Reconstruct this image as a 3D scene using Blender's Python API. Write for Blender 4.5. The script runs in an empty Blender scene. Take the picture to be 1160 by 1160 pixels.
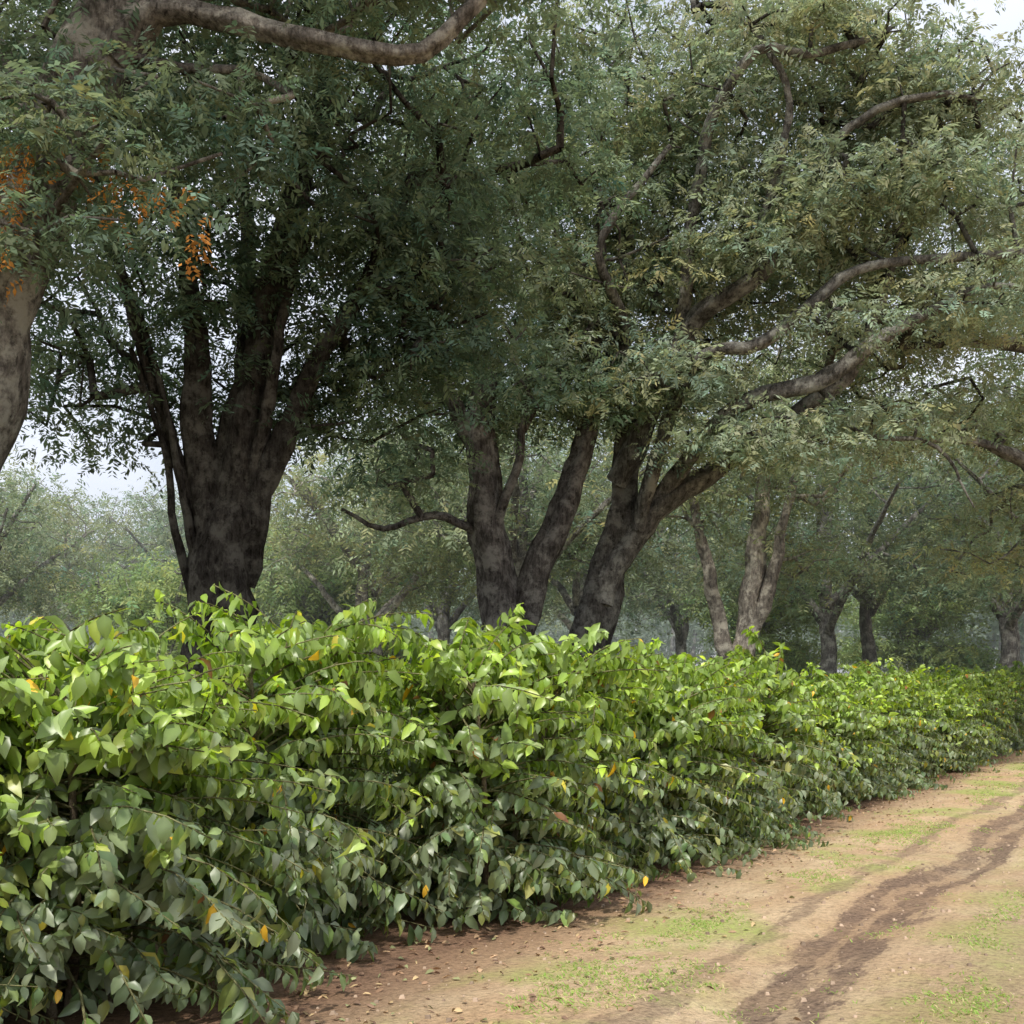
import bpy, math, numpy as np
from math import radians, sin, cos, pi
from mathutils import Vector, noise
R=np.random.RandomState
scene=bpy.context.scene
# ---------------------------------------------------------------- helpers
def norm(a):
    return a/np.maximum(np.linalg.norm(a,axis=-1,keepdims=True),1e-9)
class MB:
    def __init__(s): s.V=[];s.F=[];s.C=[];s.M=[];s.n=0
    def add(s,V,F,C,m):
        V=np.asarray(V,dtype=np.float32).reshape(-1,3);F=np.asarray(F,dtype=np.int32).reshape(-1,4)
        C=np.asarray(C,dtype=np.float32)
        if C.ndim==1: C=np.tile(C,(len(V),1))
        s.V.append(V);s.F.append(F+s.n);s.C.append(C);s.M.append(np.full(len(F),m,np.int32));s.n+=len(V)
    def mesh(s,name,mats,smooth=True):
        V=np.concatenate(s.V);F=np.concatenate(s.F);C=np.concatenate(s.C);M=np.concatenate(s.M)
        me=bpy.data.meshes.new(name)
        me.vertices.add(len(V));me.vertices.foreach_set("co",V.ravel())
        me.loops.add(F.size);me.loops.foreach_set("vertex_index",F.ravel())
        me.polygons.add(len(F));me.polygons.foreach_set("loop_start",np.arange(0,F.size,4,dtype=np.int32))
        me.polygons.foreach_set("material_index",M)
        me.polygons.foreach_set("use_smooth",np.full(len(F),smooth,dtype=bool))
        me.update(calc_edges=True)
        a=me.attributes.new("tint","FLOAT_COLOR","POINT")
        a.data.foreach_set("color",np.concatenate([C,np.ones((len(C),1),np.float32)],1).ravel())
        for m in mats: me.materials.append(m)
        return me
def put(name,me,loc=(0,0,0),rot=0,sc=1):
    o=bpy.data.objects.new(name,me);o.location=loc;o.rotation_euler=(0,0,rot)
    o.scale=(sc,sc,sc) if np.isscalar(sc) else sc
    scene.collection.objects.link(o);return o
# ---------------------------------------------------------------- materials
def newmat(name):
    m=bpy.data.materials.new(name);m.use_nodes=True;nt=m.node_tree;nt.nodes.clear();return m,nt
def N(nt,t,props=None,**inp):
    n=nt.nodes.new(t)
    if props:
        for k,v in props.items(): setattr(n,k,v)
    for k,v in inp.items():
        k=k.replace('_',' ') if not k.startswith('i') or not k[1:].isdigit() else int(k[1:])
        s=n.inputs[k]
        if isinstance(v,bpy.types.NodeSocket): nt.links.new(v,s)
        else: s.default_value=v
    return n
def ramp(nt,fac,stops,interp='LINEAR'):
    r=nt.nodes.new('ShaderNodeValToRGB');r.color_ramp.interpolation=interp
    e=r.color_ramp.elements
    while len(e)<len(stops): e.new(.5)
    for i,(p,c) in enumerate(stops):
        e[i].position=p;e[i].color=(c,c,c,1) if np.isscalar(c) else (*c,1)
    nt.links.new(fac,r.inputs[0]);return r.outputs[0]
def math_(nt,op,a,b=0.0,c=None,clamp=False):
    n=nt.nodes.new('ShaderNodeMath');n.operation=op;n.use_clamp=clamp
    for i,v in enumerate([a,b] if c is None else [a,b,c]):
        if isinstance(v,bpy.types.NodeSocket): nt.links.new(v,n.inputs[i])
        else: n.inputs[i].default_value=v
    return n.outputs[0]
def mix(nt,f,a,b,mode='MIX'):
    n=nt.nodes.new('ShaderNodeMix');n.data_type='RGBA';n.blend_type=mode
    for s,v in ((n.inputs[0],f),(n.inputs[6],a),(n.inputs[7],b)):
        if isinstance(v,bpy.types.NodeSocket): nt.links.new(v,s)
        else: s.default_value=v if np.isscalar(v) else (*v,1)
    return n.outputs[2]
def leafmat(name,rough,trans,tgain,spec=.5):
    m,nt=newmat(name)
    col=N(nt,'ShaderNodeAttribute',{'attribute_name':'tint'}).outputs['Color']
    if spec>0:
        b=N(nt,'ShaderNodeBsdfPrincipled',Base_Color=col,Roughness=rough)
        b.inputs['Specular IOR Level'].default_value=spec
    else: b=N(nt,'ShaderNodeBsdfDiffuse',Color=col)
    tc=mix(nt,1.,col,tgain,'MULTIPLY')
    t=N(nt,'ShaderNodeBsdfTranslucent',Color=tc)
    mx=N(nt,'ShaderNodeMixShader',i0=trans,i1=b.outputs[0],i2=t.outputs[0])
    o=N(nt,'ShaderNodeOutputMaterial');nt.links.new(mx.outputs[0],o.inputs[0]);return m
M_leaf=leafmat("tree_leaf_mat",.5,.38,(1.5,1.5,1.1),0)
M_coffee=leafmat("coffee_leaf_mat",.36,.30,(2.3,2.3,.6),.5)
M_litter=leafmat("litter_mat",.8,.1,(1.2,1.,.8),0)
M_grass=leafmat("grass_mat",.55,.4,(1.4,1.6,.8),0)
def barkmat():
    m,nt=newmat("bark_mat")
    at=N(nt,'ShaderNodeAttribute',{'attribute_name':'tint'}).outputs['Color']
    co=N(nt,'ShaderNodeTexCoord').outputs['Object']
    mp=N(nt,'ShaderNodeMapping',Vector=co,Scale=(1,1,.3)).outputs[0]
    n1=N(nt,'ShaderNodeTexNoise',Vector=mp,Scale=18.,Detail=9.,Roughness=.75).outputs[0]
    n2=N(nt,'ShaderNodeTexNoise',Vector=co,Scale=3.6,Detail=8.,Roughness=.72).outputs[0]
    c=mix(nt,ramp(nt,n1,[(.36,0),(.62,1)]),(.25,.24,.23),(1.5,1.48,1.42))
    c=mix(nt,1.,c,at,'MULTIPLY')
    c=mix(nt,ramp(nt,n2,[(.48,0),(.60,.85)]),c,mix(nt,1.,at,(2.6,2.7,2.55),'MULTIPLY'))
    c=mix(nt,ramp(nt,n2,[(.34,.6),(.43,0)]),c,mix(nt,1.,at,(.3,.3,.26),'MULTIPLY'))
    bp=N(nt,'ShaderNodeBump',Strength=1.,Distance=.09,Height=n1)
    b=N(nt,'ShaderNodeBsdfDiffuse',Color=c,Normal=bp.outputs[0])
    o=N(nt,'ShaderNodeOutputMaterial');nt.links.new(b.outputs[0],o.inputs[0]);return m
M_bark=barkmat()
# ground frame: u along the hedge row, v across it (v=0 is hedge front, + is towards the track)
TH=math.atan(.6);D=np.array([sin(TH),cos(TH)]);NN=np.array([cos(TH),-sin(TH)])
def W(u,v,z=0): 
    return (D[0]*u+NN[0]*(v-3.6),D[1]*u+NN[1]*(v-3.6),z)
def soilmat():
    m,nt=newmat("soil_mat")
    pos=N(nt,'ShaderNodeNewGeometry').outputs['Position']
    def dot(a): 
        n=N(nt,'ShaderNodeVectorMath',{'operation':'DOT_PRODUCT'},i0=pos,i1=(a[0],a[1],0));return n.outputs['Value']
    u=dot(D);v=math_(nt,'ADD',dot(NN),3.6)
    uv=N(nt,'ShaderNodeCombineXYZ',X=math_(nt,'MULTIPLY',u,.28),Y=v).outputs[0]
    nL=N(nt,'ShaderNodeTexNoise',Vector=uv,Scale=.9,Detail=4.).outputs[0]
    nM=N(nt,'ShaderNodeTexNoise',Vector=pos,Scale=1.6,Detail=7.,Roughness=.65).outputs[0]
    nG=N(nt,'ShaderNodeTexNoise',Vector=pos,Scale=.75,Detail=6.,Roughness=.6).outputs[0]
    nF=N(nt,'ShaderNodeTexNoise',Vector=pos,Scale=26.,Detail=8.,Roughness=.75).outputs[0]
    nS=N(nt,'ShaderNodeTexNoise',Vector=uv,Scale=7.,Detail=6.,Roughness=.7).outputs[0]
    vw=math_(nt,'ADD',v,math_(nt,'MULTIPLY',math_(nt,'SUBTRACT',nL,.5),.9))
    vw=math_(nt,'ADD',vw,math_(nt,'MULTIPLY',math_(nt,'SUBTRACT',nS,.5),.45))
    col=mix(nt,ramp(nt,nM,[(.3,0),(.7,1)]),(.50,.345,.20),(.76,.60,.385))
    col=mix(nt,ramp(nt,nL,[(.4,0),(.6,.7)]),col,(.58,.38,.225))
    col=mix(nt,ramp(nt,nS,[(.48,0),(.72,.5)]),col,(.37,.24,.15))
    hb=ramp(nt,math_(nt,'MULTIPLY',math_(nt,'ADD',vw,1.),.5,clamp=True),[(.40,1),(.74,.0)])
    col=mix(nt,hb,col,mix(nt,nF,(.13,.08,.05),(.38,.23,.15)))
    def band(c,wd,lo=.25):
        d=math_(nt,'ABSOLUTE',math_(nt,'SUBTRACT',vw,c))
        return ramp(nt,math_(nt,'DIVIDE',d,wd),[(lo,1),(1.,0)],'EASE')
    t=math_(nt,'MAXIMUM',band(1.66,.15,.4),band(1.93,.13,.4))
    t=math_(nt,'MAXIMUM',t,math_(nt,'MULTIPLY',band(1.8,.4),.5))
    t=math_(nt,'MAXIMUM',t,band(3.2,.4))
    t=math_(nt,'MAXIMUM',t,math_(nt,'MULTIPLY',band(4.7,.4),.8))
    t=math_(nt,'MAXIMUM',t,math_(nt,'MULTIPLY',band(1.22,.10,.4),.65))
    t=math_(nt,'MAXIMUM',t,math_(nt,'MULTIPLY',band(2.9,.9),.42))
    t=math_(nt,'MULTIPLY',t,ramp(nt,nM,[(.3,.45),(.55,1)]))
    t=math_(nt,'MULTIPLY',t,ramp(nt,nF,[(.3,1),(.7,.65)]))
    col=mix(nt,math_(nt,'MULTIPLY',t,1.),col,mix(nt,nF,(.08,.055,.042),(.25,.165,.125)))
    g=ramp(nt,nG,[(.48,0),(.60,1)])
    lim=ramp(nt,math_(nt,'DIVIDE',math_(nt,'ABSOLUTE',math_(nt,'SUBTRACT',vw,.85)),1.),[(.3,1),(.75,0)])
    lim=math_(nt,'MAXIMUM',lim,ramp(nt,math_(nt,'ABSOLUTE',math_(nt,'SUBTRACT',vw,2.5)),[(.15,.6),(.5,0)]))
    g=math_(nt,'MULTIPLY',math_(nt,'MULTIPLY',g,lim),ramp(nt,nF,[(.3,.3),(.6,.9)]))
    col=mix(nt,g,col,(.38,.45,.12))
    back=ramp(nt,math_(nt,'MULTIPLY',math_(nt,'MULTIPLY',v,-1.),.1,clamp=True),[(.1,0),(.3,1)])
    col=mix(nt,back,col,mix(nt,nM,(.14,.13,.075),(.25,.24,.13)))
    col=mix(nt,1.,col,ramp(nt,nF,[(.28,.5),(.5,1),(.75,1.25)]),'MULTIPLY')
    vo=N(nt,'ShaderNodeTexVoronoi',Vector=pos,Scale=38.).outputs[0]
    h=math_(nt,'ADD',nF,math_(nt,'MULTIPLY',vo,-.35));h=math_(nt,'ADD',h,math_(nt,'MULTIPLY',nS,1.2))
    bp=N(nt,'ShaderNodeBump',Strength=.9,Distance=.04,Height=h)
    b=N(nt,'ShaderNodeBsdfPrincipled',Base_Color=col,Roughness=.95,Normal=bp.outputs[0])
    b.inputs['Specular IOR Level'].default_value=.15
    o=N(nt,'ShaderNodeOutputMaterial');nt.links.new(b.outputs[0],o.inputs[0]);return m
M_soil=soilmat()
# ---------------------------------------------------------------- ground + track
def grid(us,vs,zf,fn):
    U,Vv=np.meshgrid(us,vs,indexing='ij');Z=zf(U,Vv)
    X=D[0]*U+NN[0]*(Vv-3.6);Y=D[1]*U+NN[1]*(Vv-3.6)
    V=np.stack([X,Y,Z],-1).reshape(-1,3);a=len(us);b=len(vs)
    I=np.arange(a*b).reshape(a,b)
    F=np.stack([I[:-1,:-1],I[:-1,1:],I[1:,1:],I[1:,:-1]],-1).reshape(-1,4)[:,::-1]
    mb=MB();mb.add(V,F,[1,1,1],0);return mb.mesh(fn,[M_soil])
us=np.concatenate([np.linspace(-400,-12,14)[:-1],np.linspace(-12,150,120),np.linspace(150,700,20)[1:]])
vs=np.concatenate([np.linspace(-400,-40,14)[:-1],np.linspace(-40,20,90),np.linspace(20,400,14)[1:]])
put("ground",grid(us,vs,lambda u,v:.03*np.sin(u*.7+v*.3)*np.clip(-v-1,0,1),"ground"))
def zt(u,v):
    w=np.clip((v+.2)/1.0,0,1)*np.clip((8-v)/1.,0,1)
    vv=v+.12*np.sin(u*.35)+.06*np.sin(u*.93+1)
    r=sum(np.exp(-((vv-c)/.22)**2) for c in (1.75,3.25,4.7))
    return .006+w*(.05+.010*np.sin(u*1.3+v*2.1)+.008*np.sin(u*2.9-v*3.3+1)+.02*np.exp(-((vv-2.5)/.4)**2)-.035*r)
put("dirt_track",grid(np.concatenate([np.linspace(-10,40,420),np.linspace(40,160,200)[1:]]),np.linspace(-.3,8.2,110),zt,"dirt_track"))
def ztrack(u,v): return zt(np.asarray(u),np.asarray(v))
# ---------------------------------------------------------------- coffee bushes
def leaves(mb,P,A,Nn,L,Wd,C,mat,curl=.25,fold=.25,r=None):
    n=len(P);S=norm(np.cross(A,Nn));Nn=norm(np.cross(S,A))
    ts=np.array([0,.36,.7,1., .07,.33,.66,.92, .07,.33,.66,.92])
    ss=np.array([0,0,0,0, .12,.5,.43,.12, -.12,-.5,-.43,-.12])
    cur=(curl*(.4+1.2*r.rand(n)))[:,None]
    fo=(fold*(.3+1.4*r.rand(n)))[:,None]
    wav=(r.rand(n,12)-.5)*.2
    t=ts[None,:];s=ss[None,:]
    V=P[:,None,:]+A[:,None,:]*(L[:,None]*t*(1-.3*cur*t))[...,None]+S[:,None,:]*(Wd[:,None]*s)[...,None]\
      +Nn[:,None,:]*(-cur*L[:,None]*t*t+np.abs(s)*Wd[:,None]*fo+wav*Wd[:,None])[...,None]
    F=np.array([[0,1,5,4],[1,2,6,5],[2,3,7,6],[1,0,8,9],[2,1,9,10],[3,2,10,11]])
    F=(F[None]+np.arange(n)[:,None,None]*12).reshape(-1,4)
    Cv=np.repeat(C[:,None,:],12,axis=1)*(1+.2*(r.rand(n,12,1)-.5))
    Cv[:,:4]*=1.16   # pale midrib
    mb.add(V.reshape(-1,3),F,Cv.reshape(-1,3),mat)
def segs(mb,A,B,ra,rb,C,mat,k=5):
    n=len(A);d=norm(B-A);h=np.where(np.abs(d[:,2:3])>.9,np.array([[1.,0,0]]),np.array([[0,0,1.]]))
    x=norm(np.cross(d,h));y=np.cross(d,x)
    a=np.arange(k)*2*pi/k
    ring=x[:,None,:]*np.cos(a)[None,:,None]+y[:,None,:]*np.sin(a)[None,:,None]
    V=np.concatenate([A[:,None]+ring*ra[:,None,None],B[:,None]+ring*rb[:,None,None]],1)
    i=np.arange(k);j=(i+1)%k
    F=np.stack([i,j,j+k,i+k],-1)
    F=(F[None]+np.arange(n)[:,None,None]*2*k).reshape(-1,4)
    mb.add(V.reshape(-1,3),F,C,mat)
def coffee(seed,H=1.85,nb=300,shoots=10,Rm=1.1):
    r=R(seed);mb=MB()
    stems=[]
    for i in range(5):
        a=r.rand()*6.28;b0=np.array([cos(a)*.12,sin(a)*.12,-.05]);tp=np.array([cos(a)*.35+r.randn()*.1,sin(a)*.35+r.randn()*.1,H*.9])
        pts=[b0+(tp-b0)*t+np.array([sin(t*3+i)*.05,cos(t*4+i)*.05,0]) for t in np.linspace(0,1,9)]
        stems.append(np.array(pts))
        p=np.array(pts);segs(mb,p[:-1],p[1:],np.linspace(.028,.012,8),np.linspace(.026,.01,8),[.2,.16,.12],1,6)
    LP=[];LA=[];LN=[];LL=[];LW=[];LC=[];SA=[];SB=[];SR=[]
    zz=np.array([0,.25,.5,.8,1.])*H;rr=np.array([.9,1.02,1.,.82,.42])*Rm
    lob=r.rand(4)*6.28
    def leafpair(p,tg,z,out,young,scale=1.):
        side=np.cross(tg,[0,0,1]);side/=np.linalg.norm(side)+1e-6
        if r.rand()<.5: side=np.cross(tg,side)*.7+side*.5
        for sg in (-1,1):
            dr=.6 if not young else .05
            a=tg*.45+side*sg*(.75+.2*r.rand())+np.array([0,0,-1.])*(dr+.6*r.rand())+r.randn(3)*.25
            a/=np.linalg.norm(a)
            nn=np.array([0,0,1.])*(.6+.3*r.rand())+out*(.6+.3*r.rand())+r.randn(3)*.36
            l=(.110+.03*r.randn())*scale; l=min(max(l,.045),.17)
            LP.append(p+r.randn(3)*.004);LA.append(a);LN.append(nn);LL.append(l);LW.append(l*(.42+.08*r.rand()))
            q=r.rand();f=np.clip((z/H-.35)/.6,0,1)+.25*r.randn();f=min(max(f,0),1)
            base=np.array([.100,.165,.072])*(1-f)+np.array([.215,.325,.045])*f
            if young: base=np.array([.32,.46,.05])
            sky_sheen=r.rand()**.8*.85*(1-.65*f)  # grey sky reflection painted into the leaf colour, stronger on lower leaves
            base=base*(1-sky_sheen)+np.array([.26,.285,.205])*sky_sheen
            if q<.004: base=np.array([.65,.38,.04])
            elif q<.010: base=np.array([.58,.50,.07])
            elif q<.014: base=np.array([.28,.13,.06])
            elif q<.09: base=base*np.array([1.4,1.25,.65])
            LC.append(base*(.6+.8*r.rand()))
    for i in range(nb):
        st=stems[r.randint(5)];f=.10+.88*r.rand()**.85;z0=f*H*.93
        k=f*8;ki=min(int(k),7);p0=st[ki]+(st[ki+1]-st[ki])*(k-ki)
        az=r.rand()*6.28
        rad=np.interp(z0,zz,rr)*(1+.16*sin(az*2+lob[0])+.12*sin(az*3+lob[1]+z0*2))*(.66+.40*r.rand())
        e=radians(np.interp(f,[0,.6,1],[2,24,55])+r.randn()*13)
        h=np.array([cos(az),sin(az),0]);L=max(rad/max(cos(e),.5),.3)-.15
        if f>.6: L*=.86
        g=np.interp(f,[0,.3,1],[.14,.48,.42])*(.7+.6*r.rand())
        bend=r.randn()*.3;hs=np.array([-sin(az),cos(az),0])
        def bp(s): 
            return p0+L*(h*(s*cos(e))+hs*(bend*s*s)+np.array([0,0,1.])*(s*sin(e)-g*s*s*L))
        npt=7;pp=np.array([bp(s) for s in np.linspace(0,1,npt)])
        pp[:,2]=np.maximum(pp[:,2],.10)
        SA.append(pp[:-1]);SB.append(pp[1:]);SR.append(np.linspace(.008,.0035,npt-1))
        nn=int(L*.78/.042);st_=.26+.1*r.rand()
        yg=r.rand()<.38
        for s in np.linspace(st_,1,max(nn,4)):
            if r.rand()<.12: continue
            p=bp(s);p[2]=max(p[2],.12);tg=bp(s+.03)-bp(s);tg/=np.linalg.norm(tg)+1e-6
            leafpair(p,tg,p[2],h,(s>.86 and yg and p[2]>.7),1. if s<.9 else .75)
    for i in range(shoots):
        az=r.rand()*6.28;q=r.rand()**.5*Rm*.7
        b=np.array([cos(az)*q,sin(az)*q,H*.74]);tp=b+np.array([r.randn()*.12+cos(az)*.1,r.randn()*.12+sin(az)*.1,.2+.27*r.rand()**1.5])
        pp=np.array([b+(tp-b)*t for t in np.linspace(0,1,6)])
        SA.append(pp[:-1]);SB.append(pp[1:]);SR.append(np.linspace(.006,.003,5))
        for s in np.linspace(0,1,11):
            p=b+(tp-b)*s;a2=r.rand()*6.28;tg=np.array([cos(a2)*.6,sin(a2)*.6,.6])
            leafpair(p,tg/np.linalg.norm(tg),H,np.array([cos(a2),sin(a2),0]),s>.5,1.05-.4*s)
    A=np.concatenate(SA);B=np.concatenate(SB);Rr=np.concatenate(SR)
    segs(mb,A,B,Rr,Rr*.9,[.2,.19,.1],1,4)
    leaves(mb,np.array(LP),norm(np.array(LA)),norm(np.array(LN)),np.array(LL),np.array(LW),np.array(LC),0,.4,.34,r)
    return mb.mesh("coffee_bush_mesh",[M_coffee,M_bark])
cof=[coffee(10+i,nb=310+20*i,shoots=[18,24,20,28,17,22][i]) for i in range(6)]
r=R(5);u=-4.;i=0
while u<125:
    v=-1.08+r.randn()*.12+.16*sin(u*2.03+.6)
    if u<7: v-=.50*min(1,(7-u)/2.5)
    s=.98+r.randn()*.06
    sz=s*(.92+r.randn()*.04)
    if u<5.0: sz*=.93
    if 5.0<=u<8.0: sz*=1.10
    k=r.randint(6)
    put("coffee_bush",cof[k],W(u,v),r.rand()*6.28,(s*1.0,s*1.0,sz))
    u+=1.3+r.rand()*.5;i+=1
u=-4.
while u<90:
    put("coffee_bush",cof[r.randint(6)],W(u,-4.6+r.randn()*.15),r.rand()*6.28,.85+r.randn()*.05)
    u+=1.7+r.rand()*.5
# ---------------------------------------------------------------- trees
def catmull(P,step):
    P=np.asarray(P,float);Q=np.vstack([2*P[0]-P[1],P,2*P[-1]-P[-2]]);out=[]
    for i in range(1,len(Q)-2):
        n=max(2,int(np.linalg.norm(Q[i+1,:3]-Q[i,:3])/step))
        for t in np.arange(n)/n:
            a,b,c,d=Q[i-1],Q[i],Q[i+1],Q[i+2]
            out.append(.5*((2*b)+(-a+c)*t+(2*a-5*b+4*c-d)*t*t+(-a+3*b-3*c+d)*t**3))
    out.append(P[-1]);return np.array(out)
def tube(mb,P,C,r,k=14,flare=False):
    pts=P[:,:3].copy();rad=P[:,3].copy();n=len(pts)
    q=np.cumsum(r.randn(n,3)*.04,axis=0);q-=np.linspace(0,1,n)[:,None]*q[-1]
    pts+=np.stack([np.sin(np.arange(n)*.9+r.rand()*6),np.cos(np.arange(n)*.7+r.rand()*6),np.zeros(n)],1)*(rad*.14)[:,None]+q*.35
    T=norm(np.gradient(pts,axis=0));x=np.cross(T[0],[.3,1,.1]);x/=np.linalg.norm(x);a=np.arange(k)*2*pi/k;V=[]
    ph=r.rand(4)*6.28
    for i in range(n):
        x=x-T[i]*np.dot(x,T[i]);x/=np.linalg.norm(x);y=np.cross(T[i],x)
        rr=rad[i]*(1+.13*np.sin(3*a+ph[0]+i*.12)+.08*np.sin(5*a+ph[1]-i*.2)+.05*r.randn(k)*.6)*(1+.04*r.randn())
        if flare and pts[i,2]<1.2: rr=rr*(1+.5*(1-max(pts[i,2],0)/1.2)**2*(1+.5*np.sin(5*a+ph[2])))
        V.append(pts[i]+x*(np.cos(a)*rr)[:,None]+y*(np.sin(a)*rr)[:,None])
    V=np.concatenate(V);i=np.arange(k);j=(i+1)%k
    F=np.concatenate([np.stack([i+q*k,j+q*k,j+(q+1)*k,i+(q+1)*k],-1) for q in range(n-1)])
    mb.add(V,F,C,1)
def sprays(mb,P,A,Nn,L,C,r,npair=5,lw=.32,mat=0):
    n=len(P);S=norm(np.cross(A,Nn));Nn=norm(np.cross(S,A))
    Vs=[];Cs=[]
    for q in range(npair):
        t=.18+.8*q/(npair-1)
        o=P+A*(L*t)[:,None]-Nn*(L*.28*t*t)[:,None]
        for sg in (-1,1):
            d=norm(A*(.45+.3*r.randn(n,1))+S*sg*.9-Nn*(.15+.5*r.rand(n,1)))
            l=L*(.42 if q not in (0,npair-1) else .32)*(.6+.7*r.rand(n));w=l*lw*(.8+.6*r.rand(n))
            s2=norm(np.cross(d,Nn+.35*r.randn(n,3)))
            Vs.append(np.stack([o,o+d*(l*.45)[:,None]+s2*(w*.5)[:,None],o+d*l[:,None],o+d*(l*.45)[:,None]-s2*(w*.5)[:,None]],1))
            Cs.append(C*(.8+.4*r.rand(n,1)))
    V=np.stack(Vs,1).reshape(-1,3);m=n*npair*2
    Cc=np.repeat(np.stack(Cs,1).reshape(-1,3),4,axis=0)
    mb.add(V,np.arange(m*4).reshape(-1,4),Cc,mat)
def tree(name,seed,limbs,crowns,leafcol,bark=(.11,.095,.08),pad=.75,ns=22,sl=.34,twig=.5,npair=5,orange=None,padflat=.20,tr=.011,dens=1.,rs=1.,limbbark=None):
    r=R(seed);mb=MB();nodes=[];par=[]
    for li,lm in enumerate(limbs):
        P=catmull([(*p[:3],p[3]*rs) for p in lm],.22)
        bc=np.array(bark if (li==0 or limbbark is None) else limbbark)
        tube(mb,P,bc*(.85+.3*r.rand()),r,16 if lm[0][3]>.2 else 9,flare=(li==0 or lm[0][2]<.3))
        Pn=P[::3] if li else P[len(P)//3::3]
        for p in Pn: nodes.append(p[:3]);par.append(-1)
    nl=len(nodes)
    T=[]
    for (cx,cy,cz,rx,ry,rz,n) in crowns:
        n=int(n*dens)
        d=norm(r.randn(n,3));q=(r.rand(n,1)**.45)
        T.append(np.array([cx,cy,cz])+d*q*np.array([rx,ry,rz]))
    T=np.concatenate(T)
    NA=np.array(nodes)
    dist=np.array([np.min(np.linalg.norm(NA-t,axis=1)) for t in T]);T=T[np.argsort(dist)]
    buf=np.zeros((len(NA)+len(T)*14,3));buf[:len(NA)]=NA;cnt=len(NA);ends=[]
    for t in T:
        dd=buf[:cnt]-t;dn=np.sqrt((dd**2).sum(1))+np.maximum(dd[:,2],0)*.6
        j=int(np.argmin(dn));a=buf[j];L=np.linalg.norm(t-a);k=int(min(max(L/twig,1),12));prev=j
        off=r.randn(3)*.13*L;off[2]=-abs(off[2])*.5+.12*L
        for s in range(1,k+1):
            f=s/k;p=a+(t-a)*f+off*sin(pi*f)*.8+(r.randn(3)*.05 if s<k else 0)
            buf[cnt]=p;par.append(prev);prev=cnt;cnt+=1
        ends.append(prev)
    par=np.array(par);w=np.zeros(cnt)
    for e in ends: w[e]+=1
    for q in range(cnt-1,nl-1,-1):
        if par[q]>=0: w[par[q]]+=w[q]
    idx=np.arange(nl,cnt);A=buf[par[idx]];B=buf[idx]
    rb=tr*np.sqrt(w[idx])*1.15
    pa=par[idx];ra=np.where(pa<nl,rb*1.15,tr*np.sqrt(w[pa])*1.15);ra=np.minimum(ra,rb*1.5)
    segs(mb,A,B,ra,rb,np.array(bark)*.9,1,5)
    n=len(T)*ns;E=buf[np.array(ends)]
    ci=np.repeat(np.arange(len(T)),ns)
    ang=r.rand(n)*6.28;rad=np.sqrt(r.rand(n))*pad*np.repeat(.6+.8*r.rand(len(T)),ns)
    tilt=r.randn(len(T),2)*.22
    loc=np.stack([np.cos(ang)*rad,np.sin(ang)*rad,r.randn(n)*pad*padflat*.6-.14*rad**2/pad],1)
    loc[:,2]+=tilt[ci,0]*loc[:,0]+tilt[ci,1]*loc[:,1]
    P=E[ci]+loc
    A=np.stack([np.cos(ang),np.sin(ang),-.3+.3*r.randn(n)],1)+r.randn(n,3)*.5;A=norm(A)
    Nn=norm(np.array([0,0,1.])+r.randn(n,3)*.42)
    padc=.70+.60*r.rand(len(T));hue=r.randn(len(T))*.07
    C=np.array(leafcol)[None]*(padc[ci]*(.75+.5*r.rand(n)))[:,None]
    C=C*np.stack([1+hue[ci]+.06*r.randn(n),np.ones(n),1-hue[ci]*1.2],1)
    C=np.clip(C,.005,1)
    sprays(mb,P,A,Nn,sl*(.7+.6*r.rand(n)),C,r,npair)
    if orange is not None:
        for (ox,oy,oz,orr,on) in orange:
            P=np.array([ox,oy,oz])+r.randn(on,3)*np.array([orr*.6,orr*.6,orr*1.1])
            A=norm(np.array([0,0,-1.])+r.randn(on,3)*.6);Nn=norm(r.randn(on,3))
            sprays(mb,P,A,Nn,np.full(on,.17),np.array([[.55,.25,.07]])*(.5+.8*r.rand(on,1)),r,4,.4)
    return mb.mesh(name,[M_leaf,M_bark],smooth=True)
G_dark=(.12,.165,.11);G_mid=(.275,.32,.225)
tA=tree("acacia_mesh",1,[
 [(0,0,-.2,.55),(.4,0,1.5,.45),(.85,0,3.2,.42),(1.25,0,4.6,.36),(1.55,0,5.65,.34),(1.88,0,6.67,.33),(2.3,0,7.6,.33),(2.6,.1,8.3,.3),(2.7,.3,10,.25),(2.6,.5,12,.12)],
 [(2.4,0,7.7,.26),(2.9,-.1,8.02,.13),(3.5,-.2,7.95,.11),(4.15,-.3,7.72,.10),(4.95,-.3,7.6,.095),(5.4,-.2,7.6,.085),(5.75,-.2,7.9,.07),(6.1,-.1,8.4,.06),(6.5,0,9.4,.04)],
 [(1.9,0,6.6,.25),(1.2,.2,7.6,.2),(.4,.4,8.8,.16),(-.8,.5,10.4,.1)],
 [(1.5,0,5.4,.08),(2.2,-.7,6.0,.04),(2.8,-1.2,6.3,.02)],
 ],[(1.5,.4,7.3,1.5,1.2,1.7,60),(2.5,.2,10.8,5,3.6,2.1,250),(-1,0,8.5,3,3,3,80),(5,.3,9.4,3.0,2.0,1.1,80),(2.3,-.6,6.2,1.0,1.,.9,28),(.6,-.6,6.6,.7,.8,.9,20),(.6,-.5,5.2,.5,.7,.5,8),(3.2,.1,7.1,1.2,.9,.6,26)],
 (.17,.225,.155),(.19,.172,.155),pad=.6,ns=26,sl=.22,orange=[(1.75,-.8,6.2,.24,50),(1.6,-.8,5.8,.2,22),(2.35,-.6,6.35,.18,20),(3.0,-.5,6.05,.18,14),(3.35,-.4,5.75,.15,12),(2.6,-.6,6.0,.2,12)])
put("acacia_tree",tA,(-6.25,11,0))
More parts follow.
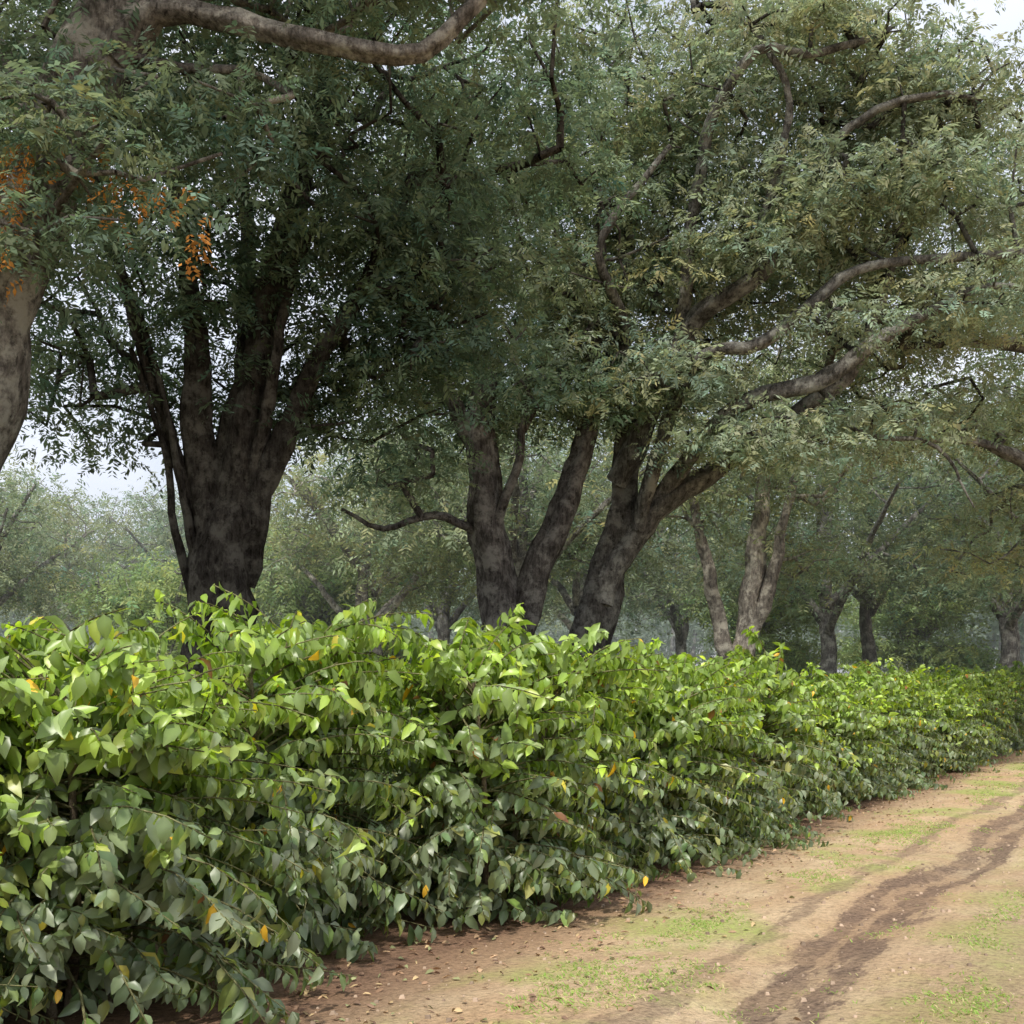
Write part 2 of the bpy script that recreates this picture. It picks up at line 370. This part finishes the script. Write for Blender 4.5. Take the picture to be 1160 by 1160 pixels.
tB=tree("acacia_mesh",2,[
 [(0,0,-.2,.60),(.0,0,1.6,.48),(.06,0,3.0,.42),(.2,0,4.1,.36),(.38,0,5.1,.28),(.55,0,6.1,.24),(.8,0,7.3,.21),(1.05,0,8.3,.18),(1.3,.2,9.9,.13),(1.3,.3,12,.08)],
 [(0,0,2.6,.28),(-.22,-.1,4.0,.23),(-.32,-.2,5.2,.19),(-.4,-.2,6.4,.15),(-.6,-.2,7.8,.10),(-.9,0,9.5,.06)],
 [(-.1,0,3.2,.15),(-.6,-.2,4.7,.10),(-1.0,-.3,6.0,.08),(-1.5,-.3,7.8,.05),(-1.9,-.2,9,.03)],
 [(.15,0,3.0,.24),(.6,-.2,4.3,.18),(1.1,-.3,5.3,.14),(1.65,-.3,6.3,.11),(2.1,-.2,7.2,.08),(2.5,0,8.4,.05)],
 [(-.3,0,2.0,.09),(-.55,-.2,3.6,.06),(-.7,-.3,4.7,.045),(-1.1,-.4,5.9,.035)],
 [(.2,0,3.4,.14),(.55,-.3,4.6,.11),(.85,-.4,5.9,.08),(1.1,-.4,7.5,.05)],
 [(.3,0,4.8,.18),(.2,.5,6.4,.13),(.1,.8,8.2,.1),(0,1,10,.06)],
 [(-.2,0,2.4,.08),(-.42,-.3,4.2,.055),(-.7,-.4,5.4,.045),(-1.2,-.4,6.9,.03)],
 ],[(.9,.4,9.8,4.3,3.0,3.4,330),(1.6,.6,6.4,2.6,1.8,1.5,85),(-1.6,.2,6.1,1.5,2.,1.5,60),(2.7,0,6.6,1.4,1.6,1.6,50),(.2,-.9,7.5,2.2,1.0,1.5,46),(.8,.8,5.6,1.6,1.0,.8,26)],
 G_dark,(.065,.058,.052),pad=.7,ns=25,sl=.25,rs=.94)
put("acacia_tree",tB,(-3.75,15,0))
tC=tree("acacia_mesh",3,[
 [(0,0,-.2,.6),(.0,0,1.5,.48),(-.02,0,2.5,.40),(-.3,0,4.0,.31),(-.48,0,5.5,.29),(-.55,0,6.9,.25),(-.65,0,8,.2),(-.9,0,9.8,.14),(-.9,0,12,.07)],
 [(.0,0,2.2,.34),(.25,0,3.1,.28),(.6,0,4.2,.26),(1.05,0,5.2,.23),(1.3,.2,6.5,.18),(1.5,.5,8.5,.13),(1.6,.5,10.5,.08)],
 [(-.1,0,3.2,.12),(-.2,-.2,4.4,.10),(.15,-.3,5.5,.08),(.3,-.2,7,.06)],
 [(-.5,0,5.6,.18),(-1.2,-.2,6.8,.12),(-1.7,-.2,8.2,.08)],
 [(-.3,0,4.1,.1),(-1.3,-.4,4.5,.07),(-2.2,-.5,4.3,.05),(-2.9,-.5,4.6,.03)],
 ],[(0,.8,10.3,3.6,3.0,3.6,290),(-1.2,.7,6.6,1.4,1.2,1.1,34),(1.1,.6,6.9,1.3,1.1,.9,34),(.6,-.8,6.5,1.2,.4,.6,14),(-2.1,-.2,5.2,1.1,.8,.6,14)],
 (.195,.25,.165),(.11,.10,.095),pad=.75,ns=23,sl=.28,rs=.94)
put("acacia_tree",tC,(0,20,0))
tD=tree("acacia_mesh",4,[
 [(0,0,-.2,.6),(0,0,1.5,.46),(.05,0,2.6,.38),(.35,0,3.8,.31),(.55,0,4.9,.27),(.6,0,6.1,.23),(.45,0,8,.17),(.8,.2,10,.12),(1,.3,12,.06)],
 [(.2,0,3.1,.30),(.75,-.1,4.1,.26),(1.4,-.2,4.85,.23),(2.2,-.3,5.3,.21),(3.1,-.5,6.0,.18),(3.9,-.5,6.6,.16),(4.6,-.6,7.1,.14),(5.1,-.5,8.2,.1),(5.6,-.5,9.6,.06)],
 [(1.2,-.2,4.8,.18),(2.0,-.8,6.0,.15),(2.7,-1.5,6.5,.14),(3.8,-1.7,6.7,.15),(4.55,-1.8,7.2,.13),(5.4,-1.8,7.75,.11),(6.35,-1.9,8.2,.08),(7.2,-1.9,8.2,.04)],
 [(.6,0,5.3,.24),(1.0,-.5,6.3,.20),(1.6,-1.1,7.7,.18),(2.2,-1.6,8.1,.16),(2.9,-1.8,8.6,.13),(3.4,-1.7,9.6,.1),(4.2,-1.5,10.6,.06)],
 [(.9,-.3,4.4,.14),(1.3,-1,6.2,.12),(1.75,-1.9,7.05,.11),(2.7,-2.1,7.2,.115),(3.6,-2.1,8.0,.105),(4.3,-2.1,8.5,.095),(5.6,-2.1,8.7,.085),(7.2,-2.1,8.75,.08),(8.8,-2.1,8.8,.06),(9.8,-2.0,9.0,.03)],
 [(.5,0,6.6,.14),(.6,-1.0,7.8,.11),(.15,-2.0,8.4,.09),(.1,-2.2,8.9,.08),(.7,-2.3,9.75,.065),(1.2,-2.3,10.4,.04)],
 [(1.6,-.9,7.9,.14),(1.7,-1.4,9.5,.11),(2.0,-2.2,11.0,.09),(2.6,-2.6,11.8,.08),(3.4,-2.6,11.7,.07),(4.4,-2.5,12.0,.06),(5.0,-1.9,12.6,.03)],
 [(3.4,-1.7,9.9,.09),(4.3,-2.3,10.8,.075),(5.4,-2.5,11.1,.06),(6.4,-2.0,11.3,.03)],
 [(3.9,-1.2,6.8,.07),(4.5,-1.6,5.9,.05),(5.8,-1.7,5.6,.035),(6.4,-1.7,4.6,.015)],
 [(2.6,-1.4,8.4,.09),(2.9,-1.9,9.6,.08),(3.1,-2.4,11.0,.065),(2.7,-2.4,12.0,.05),(2.2,-1.8,13.0,.03)],
 ],[(1.4,1.4,9.8,3.8,3.0,3.0,210),(5.2,1.2,10.0,4.4,3.2,2.3,280),(2.8,.4,13.3,4.2,2.6,1.5,130),(3.4,-1.2,11.8,3.4,1.6,1.3,90),(5.8,-1.6,11.7,1.6,1.2,.9,34),(3.4,-2.6,12.4,2.0,.6,.5,24),(6.4,.6,11.9,2.4,2.0,1.2,44),(1.0,-1.5,6.7,1.6,1.0,.6,38),(2.6,-1.8,5.75,1.4,.8,.4,26),(4.8,-2.0,10.0,3.2,.7,.7,64),(2.4,-2.1,9.1,1.5,.5,.7,26),(-.6,-.8,8.4,1.2,1.2,1.5,36),(6.2,2.4,7.2,2.5,1.5,1.0,44),(6.6,-2.2,8.2,1.8,.5,.5,20),(4.0,-2.3,7.6,.9,.3,.4,8),(4.9,-1.6,6.1,1.4,.5,.35,14)],
 G_mid,(.085,.08,.075),pad=.8,ns=26,sl=.27,rs=.95,limbbark=(.135,.128,.12))
put("acacia_tree",tD,(1.37,21,0))
tE=tree("acacia_mesh",5,[
 [(0,0,-.2,.6),(0,0,2,.45),(-.2,0,4.5,.4),(-.4,0,6.5,.32),(-.2,0,9,.2),(0,0,12,.08)],
 [(-.2,0,4.6,.25),(-1.5,-.5,5.8,.18),(-3,-.8,6.5,.15),(-4.2,-.9,6.9,.1),(-5.6,-.9,7.0,.05)],
 [(-.4,0,6.2,.25),(-1.5,-.5,8.2,.2),(-3,-.8,9.0,.16),(-4.4,-.9,9.1,.1),(-5.5,-.9,9.7,.05)],
 [(-.4,0,5.5,.2),(1.5,0,7.5,.16),(3.5,.2,9,.08)],
 ],[(-.4,.2,10.6,5.2,4,3.1,300),(-1.2,0,14.0,1.4,2,1.3,30),(-3.2,.4,7.6,2.6,2,.9,46),(-2.6,-.2,5.6,2.4,1.5,.8,28),(-3.4,.5,4.6,1.6,1.2,.6,12)],
 (.29,.33,.205),(.15,.14,.13),pad=.85,ns=22,sl=.32)
put("acacia_tree",tE,(14.3,26,0))
tF=tree("acacia_mesh",6,[
 [(0,0,-.2,.55),(0,0,1.2,.45),(.1,0,2.6,.36),(.35,0,4.2,.32),(.6,0,6.0,.26),(.8,0,8,.18),(1.2,0,11,.09)],
 [(0,0,1.4,.3),(-.4,0,2.9,.24),(-.75,0,4.4,.2),(-1.2,0,6.4,.15),(-1.6,0,8.6,.08)],
 [(.1,0,2.3,.24),(.8,-.2,4.2,.2),(1.3,-.2,6.4,.14),(2,0,8.6,.08)],
 ],[(.3,0,9.6,5,4.5,3.0,240),(0,.9,6.8,3.4,2.6,1.2,46),(1.8,1.4,5.4,2,1.5,.7,16)],
 (.27,.315,.185),(.25,.225,.20),pad=.95,ns=17,sl=.38,npair=4,rs=.9)
put("acacia_tree",tF,(6.3,32,0))
def bgtree(seed,H,col,bark,ns=14,low=.48):
    r=R(seed);limbs=[[(0,0,-.2,.36),(r.randn()*.1,0,H*.2,.28),(r.randn()*.3,r.randn()*.3,H*.45,.22),(r.randn()*.5,r.randn()*.5,H*.7,.13),(0,0,H*.9,.05)]]
    for q in range(6):
        a=q*1.05+r.rand();z=H*(.25+.25*r.rand());L=H*(.22+.13*r.rand())
        limbs.append([(0,0,z,.17),(cos(a)*L*.4,sin(a)*L*.4,z+H*.12,.13),(cos(a)*L*.8,sin(a)*L*.8,z+H*.24,.09),(cos(a)*L*1.2,sin(a)*L*1.2,z+H*.34,.05)])
    cr=[(0,0,H*.72,H*.40,H*.40,H*.22,190)]
    for q in range(6):
        a=r.rand()*6.28;cr.append((cos(a)*H*.25,sin(a)*H*.25,H*(low+.15*r.rand()),H*.17,H*.17,H*.09,20))
    return tree("bg_mesh",seed,limbs,cr,col,bark,pad=1.15,ns=ns,sl=.50,npair=4,twig=.8)
BG=[bgtree(21,13,(.24,.29,.185),(.2,.19,.18)),bgtree(22,12,(.28,.32,.185),(.26,.24,.22)),bgtree(23,14,(.23,.285,.19),(.17,.165,.16),low=.38),bgtree(24,7,(.28,.36,.16),(.2,.19,.17),low=.3)]
r=R(77)
for (x,y,k,s) in [(-16,34,0,.7),(-13,48,2,.8),(-20,52,1,.9),(-4.5,38,1,.9),(-3,50,2,1.),(2.5,44,0,.95),(-9,62,0,.9),(11,40,2,.95),
   (15,48,0,1.0),(19,44,2,1.05),(24,55,0,1.1),(30,62,2,1.2),(13,64,1,1.1),(4,68,1,1.1),(-18,66,2,1.),(-29,60,0,1.1),(29,42,0,1.1),(-11,36,3,.85),(17.5,35,2,.9),(0,33,0,.85),(8,54,2,1.),(-7.5,44,3,1.2),(21,60,3,1.2),(11,52,3,1.1)]:
    put("acacia_tree",BG[k],(x,y,0),r.rand()*6.28,s)
def woodland():
    r=R(9);mb=MB();n=260
    th=r.rand(n)*radians(104)-radians(52);d=85+r.rand(n)*80
    cx=np.sin(th)*d;cy=np.cos(th)*d;h=9+r.rand(n)*6
    A=np.stack([cx,cy,np.zeros(n)],1);B=A+np.stack([r.randn(n)*.6,r.randn(n)*.6,h*.7],1)
    segs(mb,A,B,np.full(n,.35),np.full(n,.15),[.2,.2,.2],1,7)
    m=150;ci=np.repeat(np.arange(n),m);q=norm(r.randn(n*m,3))*(r.rand(n*m,1)**.4)
    P=np.stack([cx[ci]+q[:,0]*5.5,cy[ci]+q[:,1]*5.5,h[ci]*.66+q[:,2]*h[ci]*.34],1)
    Aa=norm(r.randn(n*m,3)*np.array([1,1,.4]));Nn=norm(np.array([0,0,1.])+r.randn(n*m,3)*.5)
    tc=(.8+.4*r.rand(n))[ci][:,None]*(.75+.5*r.rand(n*m,1))
    sprays(mb,P,Aa,Nn,np.full(n*m,1.6),np.array([[.22,.28,.22]])*tc,r,3,.5)
    return mb.mesh("distant_trees",[M_leaf,M_bark])
put("distant_trees",woodland())
# ---------------------------------------------------------------- haze lying between the trees (real homogeneous volume)
def haze():
    m,nt=newmat("mist_mat")
    s=N(nt,'ShaderNodeVolumeScatter',Color=(.93,.96,1,1),Density=.0042,Anisotropy=.35)
    o=N(nt,'ShaderNodeOutputMaterial');nt.links.new(s.outputs[0],o.inputs['Volume'])
    x0,x1,y0,y1,z0,z1=-150,150,23.,230,-1,16
    V=[(x,y,z) for z in (z0,z1) for (x,y) in ((x0,y0),(x1,y0),(x1,y1),(x0,y1))]
    me=bpy.data.meshes.new("mist");me.from_pydata(V,[],[(3,2,1,0),(4,5,6,7),(0,1,5,4),(1,2,6,5),(2,3,7,6),(3,0,4,7)])
    me.materials.append(m);put("mist",me)
haze()
# ---------------------------------------------------------------- small ground things
def litter():
    r=R(31);mb=MB();n=3200
    u=1+r.rand(n)**1.6*45;v=-.7+np.abs(r.randn(n))*.85
    P=np.array([W(a,b,float(ztrack(a,b))+.010) for a,b in zip(u,v)])
    a=r.rand(n)*6.28;A=np.stack([np.cos(a),np.sin(a),.15*r.randn(n)],1);Nn=norm(np.array([0,0,1.])+r.randn(n,3)*.3)
    pal=np.array([[.30,.19,.12],[.38,.26,.16],[.2,.13,.09],[.42,.31,.17],[.25,.26,.13]])
    leaves(mb,P,norm(A),Nn,.025+.055*r.rand(n),.010+.02*r.rand(n),pal[r.randint(5,size=n)]*(.7+.6*r.rand(n,1)),0,.25,.5,r)
    return mb.mesh("leaf_litter",[M_litter])
put("leaf_litter",litter())
def pebbles():
    r=R(32);mb=MB();n=7000
    u=1+r.rand(n)**1.5*30;v=-.2+r.rand(n)*6.5;s=.004+.013*r.rand(n)**3
    P=np.array([W(a,b,float(ztrack(a,b))) for a,b in zip(u,v)]);P[:,2]+=s*.3
    a=np.array([[-1,-1,-.6],[1,-1,-.6],[1,1,-.6],[-1,1,-.6],[-.6,-.6,.6],[.6,-.6,.6],[.6,.6,.6],[-.6,.6,.6]])
    V=P[:,None,:]+(a[None]*(1+.5*(r.rand(n,8,3)-.5)))*s[:,None,None]
    F=np.array([[4,5,6,7],[0,1,5,4],[1,2,6,5],[2,3,7,6],[3,0,4,7]]);F=(F[None]+np.arange(n)[:,None,None]*8).reshape(-1,4)
    mb.add(V.reshape(-1,3),F,np.repeat(np.array([[.44,.33,.24]])*(.5+.8*r.rand(n,1)),8,axis=0),0)
    return mb.mesh("pebbles",[M_litter],smooth=False)
put("pebbles",pebbles())
def grass(seed,n=190000):
    r=R(seed);mb=MB();P=[];u=3+r.rand(n)**1.4*26;v=.1+r.rand(n)*3.0
    spots=[(5.3,.95,1.1,.40),(7.0,.75,.9,.25),(12.8,.90,1.9,.42),(18,1.0,2,.3),(9.2,.95,.7,.2),(8.3,2.45,1.2,.2),(5.9,2.6,.7,.25),(24,.9,3,.3)]
    for a,b in zip(u,v):
        wx,wy,_=W(a,b)
        f=.6*noise.noise((wx*1.4,wy*1.1,3.3))+.6*noise.noise((wx*4,wy*4,1.7))+.45*noise.noise((wx*13,wy*13,.7))
        lane=max([math.exp(-((a-s[0])/s[2])**2-((b-s[1])/s[3])**2) for s in spots])*.80-.45
        if f+lane>r.rand()*.4: P.append(W(a,b,float(ztrack(a,b))-.002))
    P=np.array(P);n=len(P);a=r.rand(n)*6.28
    A=norm(np.stack([np.cos(a)*.8,np.sin(a)*.8,.35+.5*r.rand(n)],1));Nn=norm(np.stack([-np.cos(a),-np.sin(a),np.ones(n)],1))
    L=.012+.028*r.rand(n)
    dry=r.rand(n,1)<.3
    C=np.where(dry,np.array([[.50,.46,.24]]),np.array([[.27,.40,.10]]))*(.7+.6*r.rand(n,1))
    S=norm(np.cross(A,Nn));w=(L*.06+.0014)[:,None]
    V=np.stack([P-S*w,P+S*w,P+A*(L*.6)[:,None]+S*w*.8,P+A*L[:,None]-Nn*(L*.15)[:,None]],1)
    mb.add(V.reshape(-1,3),np.arange(n*4).reshape(-1,4),np.repeat(C,4,axis=0),0)
    print("grass",n);return mb.mesh("grass_patch",[M_grass])
put("grass_patch",grass(41))
# ---------------------------------------------------------------- light
S_EL=57;az=np.array([-.25,-1.0])
az/=np.linalg.norm(az)
w=bpy.data.worlds.new("World");scene.world=w;w.use_nodes=True;nt=w.node_tree;nt.nodes.clear()
sky=nt.nodes.new('ShaderNodeTexSky');sky.sky_type='NISHITA';sky.sun_disc=False
sky.sun_elevation=radians(S_EL);sky.sun_rotation=math.atan2(az[0],az[1])
sky.dust_density=3.;sky.air_density=1.2;sky.ozone_density=1.
tc=N(nt,'ShaderNodeTexCoord').outputs['Generated']
cn=N(nt,'ShaderNodeTexNoise',Vector=tc,Scale=2.2,Detail=4.,Roughness=.6).outputs[0]
cc=mix(nt,ramp(nt,cn,[(.35,.3),(.62,.9)]),sky.outputs[0],(7.9,8.2,9.2))
bg=N(nt,'ShaderNodeBackground',Color=cc,Strength=.15)
o=N(nt,'ShaderNodeOutputWorld');nt.links.new(bg.outputs[0],o.inputs[0])
sl=bpy.data.lights.new("sun","SUN");sl.energy=4.2;sl.angle=radians(3);sl.color=(1,.95,.86)
so=bpy.data.objects.new("sun",sl);scene.collection.objects.link(so)
dv=Vector((az[0]*cos(radians(S_EL)),az[1]*cos(radians(S_EL)),sin(radians(S_EL))))
so.rotation_euler=dv.to_track_quat('Z','Y').to_euler()
# ---------------------------------------------------------------- camera
cam=bpy.data.cameras.new("camera");cam.lens=36*1300/1160;cam.sensor_width=36;cam.shift_y=.168;cam.clip_end=2000
co=bpy.data.objects.new("camera",cam);co.location=(0,0,1.63);co.rotation_euler=(radians(90),0,0)
scene.collection.objects.link(co);scene.camera=co
scene.view_settings.view_transform='Standard';scene.view_settings.look='None'
print("polys",sum(len(m.polygons) for m in bpy.data.meshes))
